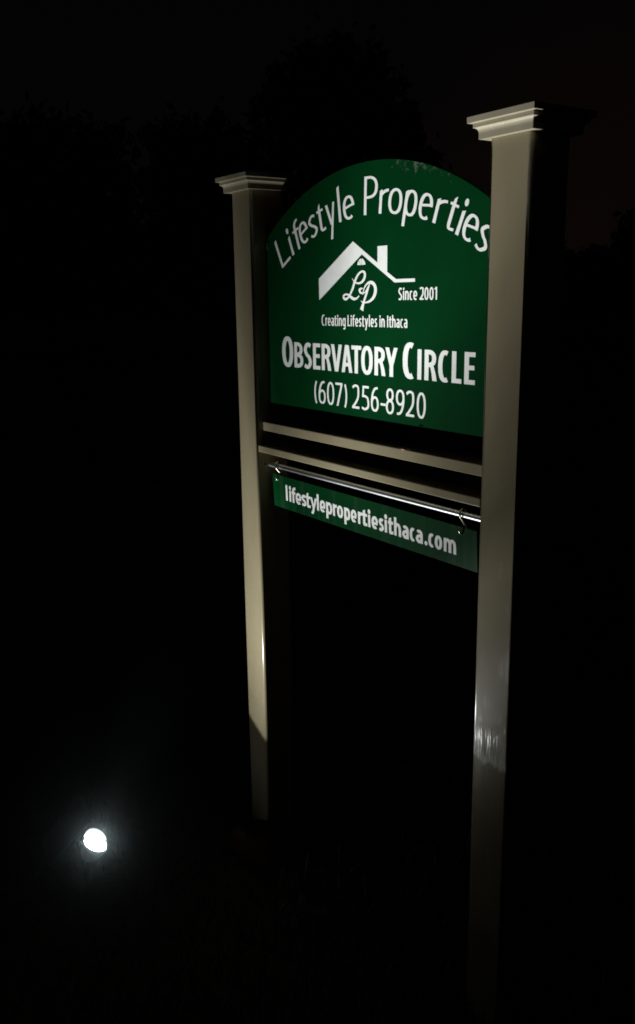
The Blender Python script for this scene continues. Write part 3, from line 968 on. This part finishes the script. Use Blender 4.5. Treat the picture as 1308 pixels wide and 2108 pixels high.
def tree(label, px, dist, lobes, n, cat="tree", name="tree", trunk=True, leaf=0.30):
    """lobes: (px, py, radius in photo pixels) of the crown's masses at that distance"""
    b = ray_at(px, 640, dist); root = empty(name, (b.x, b.y, 0))
    k = dist / 1850.0 * 1.06
    bm = bmesh.new()
    tot = sum(r ** 2 for _, _, r in lobes)
    cs = []
    for lx, ly, r in lobes:
        c = ray_at(lx, ly, dist) + Vector((rnd.uniform(-1, 1), rnd.uniform(-1, 1), 0)) * 0.3
        cs.append((c, r * k))
        rr = r * k
        clumps = [(Vector((rnd.gauss(0, 1), rnd.gauss(0, 1), rnd.gauss(0, 1))).normalized() * rr * rnd.uniform(0.45, 0.92), rr * rnd.uniform(0.22, 0.42)) for _ in range(22)]
        for j in range(int(n * r ** 2 / tot)):
            o_, cr_ = rnd.choice(clumps)
            p = c + o_ + Vector((rnd.gauss(0, 1), rnd.gauss(0, 1), rnd.gauss(0, 1))) * cr_ * 0.55
            if p.z < 0.1: continue
            s = leaf * rnd.uniform(0.5, 1.1)
            a = Vector((rnd.uniform(-1, 1), rnd.uniform(-1, 1), rnd.uniform(-1, 1))).normalized()
            q = a.cross(Vector((rnd.uniform(-1, 1), rnd.uniform(-1, 1), rnd.uniform(-1, 1)))).normalized()
            vs = [bm.verts.new(p + w_) for w_ in (a * s * .6, q * s * .28, a * -s * .5, q * -s * .28)]
            bm.faces.new(vs)
    cr_o = mesh_obj("crown", bm, LEAF); put(cr_o, root)
    bm = bmesh.new()
    top = max(c.z for c, _ in cs)
    tr = 0.018 * top + 0.03
    tube(bm, [(b.x, b.y, -0.1), (b.x + .05, b.y, top * .3), (b.x - .05, b.y + .1, top * .6), (b.x, b.y, top * .95)], [tr * 1.3, tr, tr * .7, tr * .2], 10)
    for c, r in cs:
        z0 = min(max(c.z - r * 1.2, top * 0.2), top * 0.6)
        st = Vector((b.x, b.y, z0)); tube(bm, [st, st.lerp(c, 0.5) + Vector((0, 0, 0.2)), c], [tr * .5, tr * .32, tr * .12], 7)
    t_o = mesh_obj("trunk", bm, BARK, smooth=True); put(t_o, root)
    tag(root, label, cat, "dark trees behind the sign")
    return root


tree("broad round dark tree behind the sign at the far left of the photo", 110, 24, [(95, 320, 80), (190, 330, 70), (20, 340, 75), (120, 420, 110), (230, 440, 60), (0, 450, 90), (150, 520, 120), (30, 545, 110)], 9000)
tree("dark tree left of the left post beyond a gap of sky", 390, 26, [(365, 300, 55), (430, 300, 58), (390, 360, 85), (335, 370, 40), (450, 390, 70), (380, 450, 90), (430, 520, 100)], 7500)
tree("small dark tree just above the left post cap", 525, 30, [(522, 320, 34), (545, 350, 36), (500, 370, 36), (525, 420, 60), (530, 500, 80)], 4000)
tree("tallest dark tree rising behind the arched board", 690, 25, [(660, 150, 66), (600, 180, 62), (730, 170, 70), (570, 240, 52), (660, 250, 100), (770, 240, 72), (820, 230, 52), (840, 310, 52), (730, 330, 110), (620, 350, 90), (860, 390, 60), (690, 470, 130)], 14000)
tree("dark tree at the right edge of the photo beyond the right post", 1330, 30, [(1312, 490, 48), (1345, 530, 60), (1290, 560, 40)], 3500)
tree("low dark bushy tree right of the right post above the reddish glow", 1215, 32, [(1195, 555, 36), (1235, 560, 40), (1150, 565, 45), (1260, 580, 40), (1100, 570, 45)], 4500)

# the unbroken dark hedge of undergrowth below the crowns
bm = bmesh.new()
for k in range(16000):
    px = rnd.uniform(-150, 1480); d = rnd.uniform(30, 36)
    top = 470 + 25 * math.sin(px * 0.021) + 16 * math.sin(px * 0.057 + 1) + (75 if px > 900 else 0)
    py = rnd.triangular(top, 660, 640)
    p = ray_at(px, py, d)
    if p.z < 0: continue
    s = 0.42 * rnd.uniform(0.6, 1.1)
    a = Vector((rnd.uniform(-1, 1), rnd.uniform(-1, 1), rnd.uniform(-1, 1))).normalized()
    q = a.cross(Vector((rnd.uniform(-1, 1), rnd.uniform(-1, 1), rnd.uniform(-1, 1)))).normalized()
    bm.faces.new([bm.verts.new(p + w_) for w_ in (a * s * .6, q * s * .3, a * -s * .5, q * -s * .3)])
ug = mesh_obj("undergrowth", bm, LEAF)
tag(ug, "dark mass of undergrowth closing the view below the tree crowns", "undergrowth", kind="stuff")

# ------------------------------------------------------------------ mist volume added to make the halo round the lamp
HALO_HAZE = 0.0052
if HALO_HAZE:
    bm = bmesh.new()
    box(bm, -60, 60, -60, 60, -1.0, 20)
    hm = bpy.data.materials.new("halo_mist"); hm.use_nodes = True
    ht = hm.node_tree
    for nd in list(ht.nodes):
        if nd.type == 'BSDF_PRINCIPLED': ht.nodes.remove(nd)
    pv = ht.nodes.new("ShaderNodeVolumePrincipled")
    pv.inputs["Color"].default_value = (0.8, 0.97, 1.0, 1); pv.inputs["Density"].default_value = HALO_HAZE
    pv.inputs["Anisotropy"].default_value = 0.988
    ht.links.new(pv.outputs[0], ht.nodes["Material Output"].inputs["Volume"])
    hz = mesh_obj("halo_haze", bm, hm)
    tag(hz, "thin added mist that makes the halo round the lamp", "halo_haze", kind="stuff")
